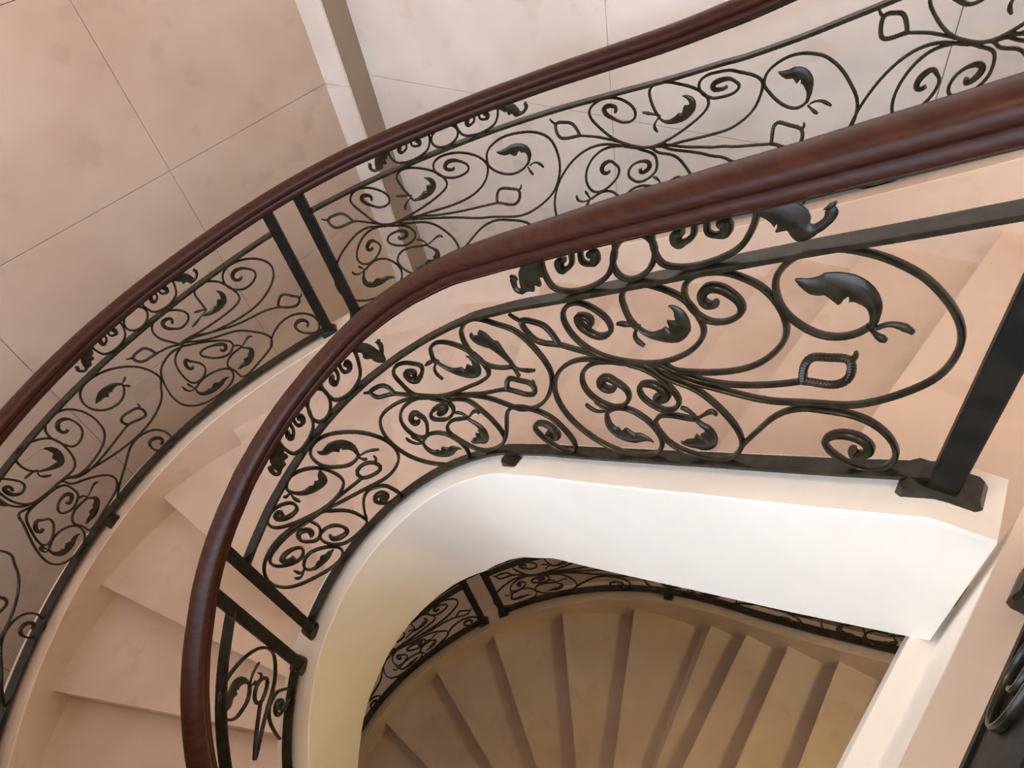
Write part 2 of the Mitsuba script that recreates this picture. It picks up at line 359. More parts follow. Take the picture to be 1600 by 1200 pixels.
  'c6': [[962,347],[1057,433],[1160,513],[1237,552],[1302,545],[1326,486],[1315,397],[1272,285],[1189,162],[1101,67],[1024,26],[997,54],[1016,127],[1072,217],[1135,277],[1168,272],[1167,212]],
  'l6': [[1167,212],[1124,155],[1082,140],[1024,116]],
  'p6': [[1182,249],[1196,249],[1218,314]],
  'p6b': [[1182,249],[1209,241],[1236,283]],
  'c7': [[962,347],[908,264],[863,184],[831,82],[834,36],[911,41],[978,88],[1035,198],[1038,275],[990,257],[940,182],[931,117],[975,138],[1004,201]],
  'c8': [[982,369],[1065,421],[1163,492],[1231,526],[1264,529],[1272,504],[1256,446],[1209,362],[1151,311],[1134,336],[1159,392],[1204,439],[1229,444],[1212,395],[1182,362]],
  'c9': [[1039,407],[1026,352],[1024,298],[1051,272],[1093,322],[1118,387],[1109,418],[1075,387],[1059,336],[1078,344]],
  'c10': [[821,69],[815,106],[804,147],[789,179],[768,198],[739,199],[712,181],[686,159],[666,134],[652,104],[638,69],[626,32],[628,4],[648,-2],[683,20],[714,54],[736,87],[743,108],[739,125],[723,131],[703,121],[689,98],[685,72],[702,73],[715,96]],
},
'O1': {
  'c1': [[2103,694],[2114,731],[2157,738],[2151,700],[2112,660],[2063,626],[2002,631],[1992,671],[2024,719],[2080,764],[2143,791],[2201,787],[2230,755],[2217,702],[2184,642],[2150,581],[2111,533],[2065,504],[2011,493],[1921,498],[1801,516],[1683,548],[1608,592],[1613,639],[1652,690],[1703,730],[1754,759],[1808,782],[1867,789],[1902,765],[1897,715],[1877,658],[1854,612]],
  'l1': [[1854,612],[1851,597],[1844,586],[1831,581],[1810,579],[1782,580],[1750,587],[1719,603],[1700,623],[1695,644],[1704,663],[1720,679],[1740,690]],
  'p1': [[1844,614],[1861,621],[1885,631],[1914,641],[1947,653]],
  'p1b': [[1853,609],[1881,593],[1900,578],[1910,562],[1911,546]],
  'c2': [[1988,489],[1899,488],[1869,478],[1794,471],[1703,463],[1614,458],[1529,462],[1448,479],[1383,514],[1348,552],[1331,589],[1327,622],[1341,656],[1374,693],[1424,727],[1482,754],[1549,770],[1617,770],[1656,747],[1661,710],[1638,670],[1595,638],[1547,621],[1492,619],[1451,635],[1448,663],[1474,692],[1514,717],[1566,726],[1591,705],[1572,680],[1536,677]],
  'c3': [[1991,486],[1916,481],[1853,457],[1770,428],[1662,391],[1547,349],[1446,312],[1360,292],[1271,265],[1184,246],[1101,254],[1018,287],[950,333],[908,392],[886,455],[880,514],[887,573],[904,629],[933,673],[971,703],[1016,725],[1068,740],[1133,750],[1205,751],[1269,732],[1310,700],[1322,660],[1320,623],[1300,590],[1258,554],[1202,528],[1141,524],[1080,554]],
  'l3': [[1080,551],[1068,572],[1062,593],[1062,613],[1067,630],[1077,643],[1091,654],[1110,661],[1133,665],[1157,664],[1182,662],[1205,663],[1226,667],[1244,674],[1258,683]],
  'p3': [[1065,541],[1049,547],[1034,549],[1021,546],[1008,538],[995,524],[982,505]],
  'p3b': [[1079,537],[1074,521],[1068,506],[1061,492],[1052,480]],
  'c4': [[1988,489],[1936,487],[1882,479],[1828,465],[1775,448],[1721,431],[1666,418],[1611,407],[1555,398],[1492,390],[1428,384],[1368,378],[1320,375]],
  'z4': [[1314,374],[1311,397],[1305,422],[1293,444],[1273,455],[1245,450],[1214,437],[1185,426],[1165,412],[1159,388],[1166,360],[1181,340],[1204,331],[1231,336],[1261,349],[1290,364],[1314,374]],
  't4': [[1168,410],[1156,414],[1148,420],[1143,428],[1141,440]],
  'c5': [[1985,491],[2030,494],[2063,504],[2094,519],[2127,540],[2161,562],[2195,584],[2228,604],[2263,620]],
  'z5': [[2267,620],[2273,643],[2285,666],[2300,687],[2317,702],[2336,709],[2359,712],[2387,713],[2408,706],[2412,686],[2404,662],[2392,643],[2375,631],[2351,625],[2322,623],[2292,622],[2267,620]],
  't5': [[2401,706],[2414,708],[2426,713],[2437,720],[2447,731]],
  'c6': [[2041,493],[2107,510],[2179,538],[2260,537],[2353,498],[2441,438],[2502,367],[2531,293],[2533,228],[2510,165],[2460,105],[2392,62],[2312,40],[2219,36],[2129,60],[2078,119],[2079,189],[2112,250],[2164,293],[2223,305],[2300,277]],
  'l6': [[2308,277],[2324,252],[2337,222],[2341,192],[2332,166],[2308,149],[2274,142],[2236,143],[2198,146],[2163,140],[2133,118]],
  'p6': [[2308,277],[2334,268],[2356,267],[2375,272],[2387,281],[2394,293],[2395,306]],
  'p6b': [[2308,277],[2318,288],[2327,299],[2335,310],[2341,321]],
  'c7': [[2044,491],[1988,486],[1952,466],[1895,447],[1827,424],[1770,391],[1725,345],[1685,289],[1654,230],[1639,170],[1646,114],[1682,67],[1746,37],[1817,35],[1890,51],[1956,75],[2005,103],[2044,145],[2070,196],[2072,244],[2035,283],[1974,291],[1915,278],[1846,263]],
  'l7': [[1846,263],[1839,246],[1826,231],[1811,216],[1799,200],[1792,181],[1795,161],[1808,141],[1830,125],[1855,120],[1882,122],[1910,122],[1938,119],[1959,121],[1970,133]],
  'p7': [[1836,262],[1814,269],[1792,278],[1772,286],[1754,290],[1739,286],[1729,271]],
  'p7b': [[1844,268],[1856,288],[1870,304],[1887,316],[1905,324]],
  'c8': [[2043,492],[2084,506],[2135,516],[2195,514],[2255,485],[2304,436],[2327,386],[2321,344],[2292,314],[2241,309],[2182,340],[2153,378],[2156,410],[2173,430],[2193,447],[2234,426],[2235,396],[2204,397]],
  'c9': [[2053,493],[2022,479],[1980,464],[1939,441],[1909,406],[1898,362],[1933,328],[1995,321],[2044,343],[2079,370],[2092,400],[2074,426],[2022,434],[1973,421],[1954,391],[1989,372],[2013,392]],
  'c10': [[1658,96],[1603,143],[1532,194],[1467,236],[1400,261],[1327,262],[1261,241],[1196,217],[1143,187],[1108,148],[1088,104],[1084,60],[1101,16],[1145,-14],[1201,-13],[1245,9],[1276,45],[1294,80],[1289,116],[1245,133],[1195,124],[1163,94],[1165,57],[1198,42],[1211,67]],
},
'O2': {
  'c1': [[529,701],[539,734],[588,737],[582,705],[540,669],[486,636],[426,640],[420,679],[451,724],[506,763],[571,783],[636,776],[673,746],[667,702],[630,650],[576,590],[510,537],[435,498],[356,473],[272,478],[182,507],[93,552],[37,601],[40,638],[76,680],[129,719],[185,749],[241,773],[301,782],[336,762],[334,718],[315,664],[288,618]],
  'l1': [[288,618],[276,600],[259,588],[238,580],[213,577],[185,579],[158,587],[134,604],[120,624],[118,643],[127,660],[144,675],[166,686]],
  'p1': [[278,619],[297,628],[321,638],[348,649],[379,661]],
  'p1b': [[286,614],[305,598],[314,580],[310,561],[295,540]],
  'c2': [[328,466],[257,469],[238,459],[181,459],[106,458],[26,457],[-56,460],[-132,477],[-184,516],[-205,558],[-213,591],[-215,617],[-206,642],[-180,670],[-138,698],[-85,722],[-22,740],[44,746],[82,729],[85,698],[63,663],[24,638],[-19,625],[-71,625],[-109,636],[-114,654],[-93,674],[-58,693],[-8,703],[15,688],[-2,667],[-36,664]],
  'c3': [[331,463],[271,459],[232,438],[170,414],[75,378],[-41,325],[-147,274],[-234,244],[-318,212],[-396,187],[-468,188],[-534,213],[-584,251],[-608,304],[-612,361],[-601,413],[-576,467],[-546,522],[-515,569],[-483,608],[-452,639],[-415,664],[-370,686],[-317,697],[-267,689],[-233,669],[-221,643],[-221,617],[-238,585],[-277,533],[-328,483],[-374,459],[-408,471]],
  'l3': [[-408,468],[-411,488],[-412,509],[-409,531],[-405,551],[-398,569],[-388,584],[-376,598],[-360,608],[-343,614],[-326,618],[-310,625],[-296,633],[-284,641],[-274,650]],
  'p3': [[-424,456],[-436,459],[-448,458],[-461,454],[-476,445],[-492,431],[-511,413]],
  'p3b': [[-415,455],[-426,439],[-438,424],[-450,410],[-462,398]],
  'c4': [[328,466],[285,465],[246,460],[209,449],[170,435],[125,421],[75,408],[23,395],[-34,382],[-98,368],[-166,353],[-228,338],[-276,327]],
  'z4': [[-281,325],[-281,352],[-281,383],[-285,409],[-299,419],[-324,408],[-354,388],[-381,371],[-402,353],[-412,327],[-412,300],[-401,280],[-382,273],[-359,279],[-332,295],[-305,313],[-281,325]],
  't4': [[-400,352],[-408,354],[-412,358],[-413,366],[-410,378]],
  'c5': [[326,469],[381,478],[432,497],[482,521],[532,546],[583,570],[635,593],[687,611],[738,627]],
  'z5': [[743,627],[749,649],[759,671],[770,690],[785,706],[803,716],[826,723],[852,730],[873,727],[879,707],[875,679],[866,657],[852,643],[830,635],[801,631],[771,630],[743,627]],
  't5': [[866,726],[878,731],[889,739],[898,750],[907,764]],
  'c6': [[396,479],[493,511],[597,545],[702,543],[797,500],[869,432],[918,354],[942,273],[944,200],[926,129],[883,63],[823,18],[750,-4],[663,-7],[575,20],[522,83],[515,153],[533,213],[569,257],[621,272],[704,243]],
  'l6': [[712,243],[733,215],[750,183],[758,150],[753,124],[734,106],[703,99],[667,101],[631,105],[599,101],[574,79]],
  'p6': [[712,243],[740,235],[763,235],[780,242],[793,253],[799,267],[799,283]],
  'p6b': [[712,243],[721,257],[729,272],[736,286],[742,299]],
  'c7': [[398,477],[328,462],[305,441],[270,423],[221,405],[179,374],[145,327],[111,266],[84,201],[73,138],[84,78],[125,30],[193,0],[266,0],[340,16],[407,40],[453,69],[488,110],[505,161],[498,209],[455,250],[397,262],[346,252],[283,240]],
  'l7': [[283,240],[278,223],[267,207],[253,191],[241,174],[236,154],[239,132],[254,111],[277,95],[303,89],[330,91],[359,90],[386,87],[408,89],[417,101]],
  'p7': [[273,240],[249,247],[225,257],[203,265],[183,269],[169,264],[161,248]],
  'p7b': [[280,245],[288,265],[298,280],[310,291],[325,298]],
  'c8': [[397,478],[461,503],[532,520],[607,520],[672,488],[714,433],[728,376],[719,327],[690,288],[638,277],[571,310],[531,352],[525,393],[546,422],[576,445],[623,424],[620,388],[583,385]],
  'c9': [[411,481],[363,456],[329,437],[309,415],[300,380],[306,337],[349,301],[408,289],[446,309],[467,336],[464,371],[434,398],[383,404],[350,390],[346,362],[386,340],[399,360]],
  'c10': [[98,61],[36,107],[-44,157],[-118,196],[-190,216],[-264,212],[-325,188],[-383,160],[-427,125],[-456,84],[-470,38],[-471,-8],[-452,-52],[-409,-80],[-357,-75],[-317,-49],[-291,-10],[-277,27],[-285,63],[-329,78],[-375,66],[-402,32],[-397,-5],[-364,-18],[-354,8]],
},
'Q1': {
  'c1': [[3565,677],[3566,714],[3610,716],[3612,677],[3581,642],[3542,616],[3483,626],[3460,663],[3479,708],[3526,749],[3584,770],[3645,760],[3682,725],[3685,668],[3659,611],[3624,561],[3598,525],[3592,516],[3594,528],[3508,523],[3365,511],[3228,518],[3140,551],[3141,613],[3169,680],[3200,727],[3233,756],[3272,777],[3321,782],[3355,757],[3359,708],[3355,653],[3356,614]],
  'l1': [[3356,614],[3369,603],[3379,597],[3379,592],[3366,587],[3339,581],[3302,579],[3263,588],[3234,606],[3222,630],[3222,652],[3230,671],[3242,684]],
  'p1': [[3347,615],[3356,621],[3373,629],[3396,638],[3423,648]],
  'p1b': [[3358,611],[3394,600],[3426,590],[3455,581],[3480,574]],
  'c2': [[3580,526],[3465,497],[3410,469],[3317,447],[3221,436],[3140,435],[3069,444],[3002,465],[2935,503],[2890,545],[2868,585],[2863,624],[2877,665],[2909,705],[2953,738],[3004,763],[3060,776],[3119,773],[3157,746],[3171,705],[3161,656],[3123,611],[3074,590],[3017,599],[2978,628],[2976,661],[3002,693],[3037,719],[3084,726],[3110,700],[3096,668],[3062,668]],
  'c4': [[3580,526],[3513,508],[3428,475],[3347,443],[3280,418],[3225,404],[3176,395],[3132,389],[3091,384],[3050,378],[3013,369],[2981,358],[2952,347]],
  'z4': [[2948,345],[2941,364],[2925,386],[2905,404],[2883,408],[2861,393],[2838,369],[2815,348],[2800,329],[2802,309],[2815,294],[2832,286],[2854,288],[2879,298],[2906,315],[2930,333],[2948,345]],
  't4': [[2804,329],[2792,327],[2783,328],[2776,333],[2771,342]],
  'c5': [[3580,530],[3596,523],[3592,516],[3593,518],[3606,528],[3631,542],[3664,557],[3702,568],[3743,577]],
  'z5': [[3746,577],[3753,599],[3761,623],[3772,644],[3784,658],[3801,664],[3822,666],[3847,666],[3865,658],[3868,642],[3860,621],[3848,604],[3833,593],[3814,587],[3791,583],[3768,580],[3746,577]],
  't5': [[3859,659],[3871,660],[3882,664],[3892,670],[3901,680]],
  'c6': [[3598,518],[3601,506],[3641,517],[3705,513],[3758,490],[3791,457],[3814,394],[3827,311],[3826,231],[3802,153],[3747,89],[3675,53],[3600,40],[3525,44],[3463,66],[3431,108],[3433,153],[3464,186],[3527,211],[3600,221],[3675,199]],
  'l6': [[3682,200],[3687,179],[3685,156],[3673,134],[3652,116],[3621,105],[3585,103],[3549,106],[3515,112],[3485,113],[3462,103]],
  'p6': [[3682,200],[3700,198],[3716,204],[3728,216],[3737,232],[3741,250],[3742,267]],
  'p6b': [[3682,200],[3692,215],[3699,232],[3704,248],[3708,265]],
  'c7': [[3599,515],[3576,519],[3489,464],[3390,417],[3308,388],[3250,361],[3207,327],[3163,284],[3120,236],[3094,184],[3107,131],[3205,80],[3325,42],[3376,38],[3396,53],[3403,76],[3406,100],[3413,128],[3427,159],[3432,189],[3408,222],[3369,241],[3334,245],[3292,247]],
  'l7': [[3292,247],[3285,234],[3274,222],[3262,210],[3251,197],[3247,180],[3255,160],[3276,140],[3303,124],[3325,118],[3341,119],[3357,118],[3372,115],[3381,116],[3381,125]],
  'p7': [[3284,248],[3267,256],[3250,266],[3234,275],[3220,279],[3208,277],[3196,265]],
  'p7b': [[3290,251],[3298,264],[3307,273],[3317,279],[3328,281]],
  'c8': [[3598,516],[3595,510],[3613,504],[3647,492],[3680,462],[3697,411],[3701,350],[3694,289],[3672,240],[3622,226],[3568,259],[3560,308],[3590,361],[3613,390],[3629,413],[3645,384],[3637,340],[3616,339]],
  'c9': [[3598,512],[3593,507],[3518,465],[3422,408],[3355,356],[3328,314],[3345,278],[3383,258],[3423,266],[3467,291],[3512,338],[3534,387],[3490,397],[3414,368],[3373,330],[3387,303],[3414,321]],
  'c10': [[3117,123],[3070,191],[2962,242],[2849,225],[2772,157],[2753,80],[2785,27],[2858,54],[2906,117],[2905,160],[2861,173],[2822,133],[2835,105]],
},
'Q2': {
  'c1': [[4812,645],[4812,683],[4829,693],[4833,653],[4818,615],[4790,589],[4755,600],[4753,639],[4768,680],[4788,721],[4810,754],[4835,758],[4853,729],[4859,671],[4853,607],[4834,546],[4799,495],[4731,461],[4639,435],[4574,418],[4535,411],[4502,422],[4478,468],[4467,555],[4480,645],[4519,703],[4565,740],[4609,766],[4654,770],[4685,742],[4692,694],[4683,642],[4659,598]],
  'l1': [[4659,598],[4643,576],[4622,556],[4601,538],[4580,523],[4561,512],[4546,509],[4534,522],[4525,550],[4521,582],[4526,612],[4538,637],[4555,655]],
  'p1': [[4651,598],[4668,608],[4686,616],[4706,623],[4727,629]],
  'p1b': [[4656,593],[4666,575],[4664,555],[4651,532],[4625,505]],
  'c2': [[4609,422],[4567,398],[4558,378],[4527,360],[4480,346],[4423,343],[4360,353],[4303,376],[4265,415],[4252,452],[4249,489],[4248,524],[4253,565],[4268,621],[4295,676],[4333,721],[4383,747],[4440,750],[4475,723],[4484,675],[4474,614],[4456,551],[4429,511],[4385,507],[4347,534],[4334,580],[4341,633],[4362,676],[4401,694],[4425,667],[4418,625],[4392,617]],
  'c3': [[4572,416],[4535,367],[4374,283],[4187,229],[4009,237],[3879,314],[3841,381],[3816,429],[3855,553],[3919,634],[3996,693],[4084,733],[4172,742],[4214,720],[4236,662],[4216,579],[4155,512],[4081,493],[4032,518],[4009,566]],
  'l3': [[4009,566],[4059,607],[4109,613],[4149,609],[4187,600]],
  'p3': [[4013,570],[3985,583],[3967,592]],
  'p3b': [[4013,566],[3999,547],[3981,521]],
  'c4': [[4609,422],[4581,406],[4562,383],[4543,359],[4517,339],[4484,324],[4445,316],[4401,312],[4352,311],[4296,315],[4238,322],[4184,329],[4141,333]],
  'z4': [[4136,333],[4142,350],[4148,370],[4148,388],[4135,401],[4108,402],[4076,392],[4047,382],[4026,365],[4015,338],[4013,312],[4021,295],[4036,291],[4058,298],[4085,312],[4113,326],[4136,333]],
  't4': [[4028,363],[4020,366],[4015,373],[4014,383],[4017,398]],
  'c5': [[4607,425],[4667,441],[4727,459],[4777,480],[4813,503],[4838,528],[4856,555],[4870,585],[4881,616]],
  'z5': [[4882,617],[4884,642],[4885,669],[4888,697],[4892,721],[4897,741],[4906,760],[4916,780],[4924,785],[4925,764],[4921,729],[4917,700],[4911,678],[4904,659],[4896,644],[4889,630],[4882,617]],
  't5': [[4921,781],[4926,793],[4931,807],[4936,824],[4940,844]],
  'c6': [[4683,442],[4785,470],[4846,506],[4877,524],[4893,513],[4904,474],[4929,408],[4961,325],[4982,245],[4986,167],[4962,96],[4916,50],[4864,27],[4808,22],[4762,41],[4738,88],[4740,140],[4768,186],[4815,221],[4870,235],[4925,217]],
  'l6': [[4930,218],[4933,197],[4930,171],[4922,146],[4907,124],[4885,109],[4858,101],[4832,101],[4806,103],[4782,100],[4762,84]],
  'p6': [[4930,218],[4941,216],[4949,221],[4954,233],[4956,248],[4956,264],[4953,281]],
  'p6b': [[4930,218],[4936,233],[4940,248],[4942,264],[4942,279]],
  'c7': [[4685,439],[4608,417],[4597,380],[4579,349],[4548,324],[4514,298],[4480,267],[4442,227],[4410,178],[4402,126],[4433,78],[4532,49],[4647,35],[4697,35],[4715,44],[4718,60],[4718,79],[4722,109],[4735,147],[4739,184],[4714,216],[4671,225],[4633,218],[4586,208]],
  'l7': [[4586,208],[4583,195],[4575,182],[4565,169],[4559,156],[4560,140],[4572,123],[4596,108],[4624,97],[4645,94],[4659,95],[4674,95],[4687,93],[4695,94],[4694,103]],
  'p7': [[4578,208],[4558,213],[4539,219],[4520,225],[4504,227],[4492,224],[4483,212]],
  'p7b': [[4583,212],[4589,226],[4597,238],[4607,246],[4619,252]],
  'c8': [[4684,441],[4756,463],[4814,478],[4854,482],[4881,462],[4903,415],[4923,357],[4934,301],[4924,256],[4886,240],[4836,267],[4807,305],[4809,344],[4833,373],[4854,399],[4885,382],[4890,342],[4864,336]],
  'c9': [[4701,443],[4640,415],[4613,383],[4606,349],[4603,315],[4607,280],[4637,254],[4683,247],[4717,264],[4740,289],[4741,322],[4712,350],[4664,352],[4639,332],[4638,304],[4669,289],[4681,307]],
  'c10': [[4470,20],[4395,87],[4294,152],[4200,212],[4097,205],[4020,144],[3990,40],[4018,-22],[4088,6],[4122,85],[4107,126],[4063,112],[4043,62],[4070,52]],
},
}

CEN = np.array([-1.207, 0.213])
R_IN, R_OUT = 0.8516, 2.7751
RISE = 0.1525
Z0 = 5.43
LANDING = Z0 - 1.70             # top of the upper landing
CURB = Z0 - 1.25                # top of the curb around the well at the landing
STOREY = np.array([0.576, -0.160, -3.727])   # the flight below repeats this one a storey lower

class Rail:
    def __init__(self, tab, r, flip):
        self.s = tab[:, 0]; self.r = r; self.flip = flip
        self.f = CubicSpline(tab[:, 0], tab[:, 1:], bc_type='natural')
    def s_of(self, u):
        u = np.asarray(u, float); return np.where(u < 0, u, u / self.r)
    def at(self, s):
        """bottom-bar point, plan normal towards the well, height of second bar, of handrail"""
        s = np.atleast_1d(np.asarray(s, float))
        v = self.f(s); e = 2e-3
        d = self.f(s + e)[:, :2] - self.f(s - e)[:, :2]
        n = np.c_[-d[:, 1], d[:, 0]]; n /= np.linalg.norm(n, axis=1)[:, None]
        return v[:, :3], np.c_[n, 0 * n[:, 0]], v[:, 3], v[:, 4]
    def pt(self, s, inset=0.0, dz=0.0):
        P, N, _, _ = self.at(s)
        Q = P + N * np.asarray(inset, float).reshape(-1, 1); Q[:, 2] += dz
        return Q
    def surf(self, U):
        """(u, h) in the plane of the railing -> point and normal"""
        U = np.asarray(U, float)
        P, N, _, _ = self.at(self.s_of(U[:, 0]))
        P = P.copy(); P[:, 2] += U[:, 1]
        return P, N

inner, outer = Rail(INNER, R_IN, 1), Rail(OUTER, R_OUT, 1)

def bar(P, N, w, t, closed=False):
    """flat bar along P: w = width in the plane of the railing, t = depth along N (arrays or numbers)"""
    P = np.asarray(P, float); n = len(P)
    w = np.broadcast_to(np.asarray(w, float), (n,)) / 2; t = np.broadcast_to(np.asarray(t, float), (n,)) / 2
    if closed:
        Tn = np.roll(P, -1, 0) - np.roll(P, 1, 0)
    else:
        Tn = np.gradient(P, axis=0)
    Tn /= np.linalg.norm(Tn, axis=1)[:, None] + 1e-12
    B = np.cross(N, Tn); B /= np.linalg.norm(B, axis=1)[:, None] + 1e-12
    M = np.cross(Tn, B)
    sec = [(1, .5), (.5, 1), (-.5, 1), (-1, .5), (-1, -.5), (-.5, -1), (.5, -1), (1, -.5)]
    return loft(np.stack([P + B * (a * w)[:, None] + M * (b * t)[:, None] for a, b in sec], 1), closed)

def spline(U, n=4, closed=False):
    U = np.asarray(U, float)
    keep = np.r_[True, np.linalg.norm(np.diff(U, axis=0), axis=1) > 1e-6]; U = U[keep]
    if len(U) < 3:
        return np.linspace(U[0], U[-1], 2 * n)
    s = np.r_[0, np.cumsum(np.sqrt(np.linalg.norm(np.diff(U, axis=0), axis=1)))]
    return CubicSpline(s, U)(np.linspace(0, s[-1], n * (len(U) - 1) + 1))

def arclen(P):
    return np.r_[0, np.cumsum(np.linalg.norm(np.diff(P, axis=0), axis=1))]

def flare(P, at_start, at_end, w0, t0, span):
    """bar widths along P; an end that rolls into a volute spreads into a leafy band and closes in a knob"""
    L = arclen(P); w = np.full(len(P), w0); t = np.full(len(P), t0)
    for on, d in ((at_start, L), (at_end, L[-1] - L)):
        if on:
            x = np.clip(1 - d / span, 0, 1)
            w = w * (1 + 0.95 * np.sin(np.pi * np.clip(x * 1.05, 0, 1)) ** 1.2 + 0.35 * x ** 6)
            t = t * (1 + 0.45 * x)
    return w, t

def leaf(P, N, width, thick, crest=False):
    """acanthus blade along P with lobes on its hollow side"""
    n = len(P); x = arclen(P); x /= x[-1]
    Tn = np.gradient(P, axis=0); Tn /= np.linalg.norm(Tn, axis=1)[:, None]
    B = np.cross(N, Tn); B /= np.linalg.norm(B, axis=1)[:, None]
    turn = np.sum(np.cross(Tn[:-1], Tn[1:]) * N[1:])
    side = 1 if turn > 0 else -1      # hollow side
    base = np.interp(x, [0, .12, .3, .5, .68, .85, .95, 1], [.26, .34, .62, .92, 1.0, .62, .30, .06])
    lobes = np.interp(x, [0, .2, .32, .44, .50, .60, .66, .74, .84, 1], [.6, .7, 1.0, 1.25, .65, 1.2, 1.3, .6, .9, .8])
    if crest:                         # broad lobed blade, a narrow neck and a curled tail
        side = -side
        base = np.interp(x, [0, .10, .24, .42, .56, .66, .80, .92, 1], [.40, .62, .95, 1.0, .72, .30, .26, .36, .14])
        lobes = np.interp(x, [0, .10, .20, .25, .35, .41, .46, .56, .62, 1], [.7, 1.0, 1.25, .80, 1.30, 1.30, .75, 1.25, .9, 1.0])
    wi = base * lobes * width * .55; wo = base * width * .5
    M = np.cross(Tn, B)
    th = thick * np.interp(x, [0, .3, .8, 1], [1, 1.25, 1, .35])
    e = .35
    sec = [B * (side * wi)[:, None] + M * (e * th / 2)[:, None], B * (side * wi * .35)[:, None] + M * (th / 2)[:, None] * 1.2,
           -B * (side * wo * .35)[:, None] + M * (th / 2)[:, None] * .9, -B * (side * wo)[:, None] + M * (e * th / 2)[:, None],
           -B * (side * wo)[:, None] - M * (e * th / 2)[:, None], -B * (side * wo * .35)[:, None] - M * (th / 2)[:, None] * .9,
           B * (side * wi * .35)[:, None] - M * (th / 2)[:, None] * 1.2, B * (side * wi)[:, None] - M * (e * th / 2)[:, None]]
    return loft(np.stack([P + s for s in sec], 1))

# which ends of a motif's bars roll into volutes (start, end)
VOLUTE = {'c1': (1, 0), 'c2': (0, 1), 'c8': (0, 1), 'c9': (0, 1), 'c10': (0, 1)}
LEAVES = {'l1': ('p1', 'p1b'), 'l3': ('p3', 'p3b'), 'l6': ('p6', 'p6b'), 'l7': ('p7', 'p7b')}
LOZENGES = {'z4': ('c4', 't4'), 'z5': ('c5', 't5')}

def motif(rail, key, parent, shift=(0, 0), skip=(), sc=1.0, squeeze=None):
    M = MOTIFS[key]
    w0, t0 = 0.0123 * sc, 0.0185 * sc
    jit = 0.0
    def path(k, n=4):
        U = np.array(M[k], float) / 1000 + np.array(shift)
        if squeeze:
            U[:, 0] = squeeze[0] + squeeze[1] * (U[:, 0] - squeeze[0])
        U = spline(U, n)
        return rail.surf(U)
    for k in M:
        if k in skip: continue
        if k in ('c4', 'c5') or k[0] not in 'c': continue
        P, N = path(k)
        a, b = VOLUTE.get(k, (0, 0))
        if key == 'M3' and k == 'c7': b = 1
        w, t = flare(P, a, b, w0, t0, 0.20 * sc * (1.0 if k in ('c1', 'c2', 'c10') else .8))
        # the bars are let into each other where they meet: stagger their depth a little so that they do not share faces
        jit += 0.0006
        add('scroll', bar(P + N * jit, N, w, t * (1 + jit * 20)), 'm_iron', 35, parent)
    for k, sp in LEAVES.items():
        if k not in M or k in skip: continue
        P, N = path(k, 6)
        parts = [leaf(P, N, 0.052 * sc * (1.15 if k == 'l3' else .95), 0.013 * sc)]
        for q in sp:
            if q in M:
                Q, N2 = path(q, 4)
                x = np.linspace(0, 1, len(Q))
                parts.append(bar(Q, N2, sc * np.interp(x, [0, .3, .75, 1], [.008, .009, .017, .009]), sc * .011))
        add('leaf', join(parts), 'm_iron', 40, parent)
    for k, (stem, tip) in LOZENGES.items():
        if k not in M or k in skip: continue
        P, N = path(k, 5); P, N = P[:-1], N[:-1]
        x = np.arange(len(P))
        parts = [bar(P, N, sc * (0.0135 + 0.0045 * (x % 2)), sc * (0.015 + 0.0045 * ((x + 1) % 2)), closed=True)]
        if stem in M:
            Q, N2 = path(stem); parts.append(bar(Q, N2, w0 * .95, t0))
        Q, N2 = path(tip); y = np.linspace(0, 1, len(Q))
        parts.append(bar(Q, N2, sc * np.interp(y, [0, .5, 1], [.010, .012, .007]), sc * .012))
        add('lozenge', join(parts), 'm_iron', 40, parent)

def crest(rail, us, parent, sc=1.0):
    """small row under the handrail: leaf, ring, circle, ring, leaf; us = eight stations along u"""
    w0, t0 = 0.0123 * sc, 0.0185 * sc
    def band(X):
        X = np.asarray(X, float)
        _, _, h2, h3 = rail.at(rail.s_of(X[:, 0]))
        lo, hi = h2 + 0.012 * sc, h3 - 0.048 * sc
        return rail.surf(np.c_[X[:, 0], lo + (hi - lo) * X[:, 1]])
    def ring(a, b):
        c, r = (a + b) / 2, abs(b - a) / 2
        left = [(-.97, 1.0), (-1.0, .7), (-.88, .35), (-.55, .09), (0, .0), (.55, .09), (.88, .35), (1.0, .7), (.97, 1.0)]
        X = spline([(c + x * r, y) for x, y in left], 5)
        P, N = band(X); parts = [bar(P, N, w0, t0)]
        for sgn in (-1, 1):
            hook = [(.10, 1.0), (.12, .78), (.24, .60), (.40, .56), (.50, .66), (.46, .80), (.36, .78)]
            X = spline([(c + sgn * x * r, y) for x, y in hook], 4)
            P, N = band(X); w, t = flare(P, 0, 1, w0, t0, .06 * sc)
            parts.append(bar(P, N, w, t))
        add('crest_ring', join(parts), 'm_iron', 35, parent)
    def circle(a, b):
        c, r = (a + b) / 2, abs(b - a) / 2
        th = np.linspace(0, 2 * np.pi, 33)[:-1]
        P, N = band(np.c_[c + r * np.cos(th), .5 + .5 * np.sin(th)])
        add('crest_circle', bar(P, N, w0, t0, closed=True), 'm_iron', 35, parent)
    def end_leaf(root, tip):
        d = tip - root
        X = spline([(root, .88), (root + .25 * d, .82), (root + .5 * d, .60), (root + .66 * d, .36), (root + .80 * d, .26), (root + .94 * d, .34), (root + 1.0 * d, .55), (root + .95 * d, .68)], 8)
        P, N = band(X)
        knob = bar(P[-5:], N[-5:], sc * np.array([.012, .022, .026, .022, .008]), sc * .014)
        add('crest_leaf', join([leaf(P, N, 0.060 * sc, 0.014 * sc, True), knob]), 'm_iron', 40, parent)
    u = us
    end_leaf(u[1], u[0]); ring(u[1], u[2]); circle((u[2] + u[3]) / 2, (u[4] + u[5]) / 2); ring(u[5], u[6]); end_leaf(u[6], u[7])

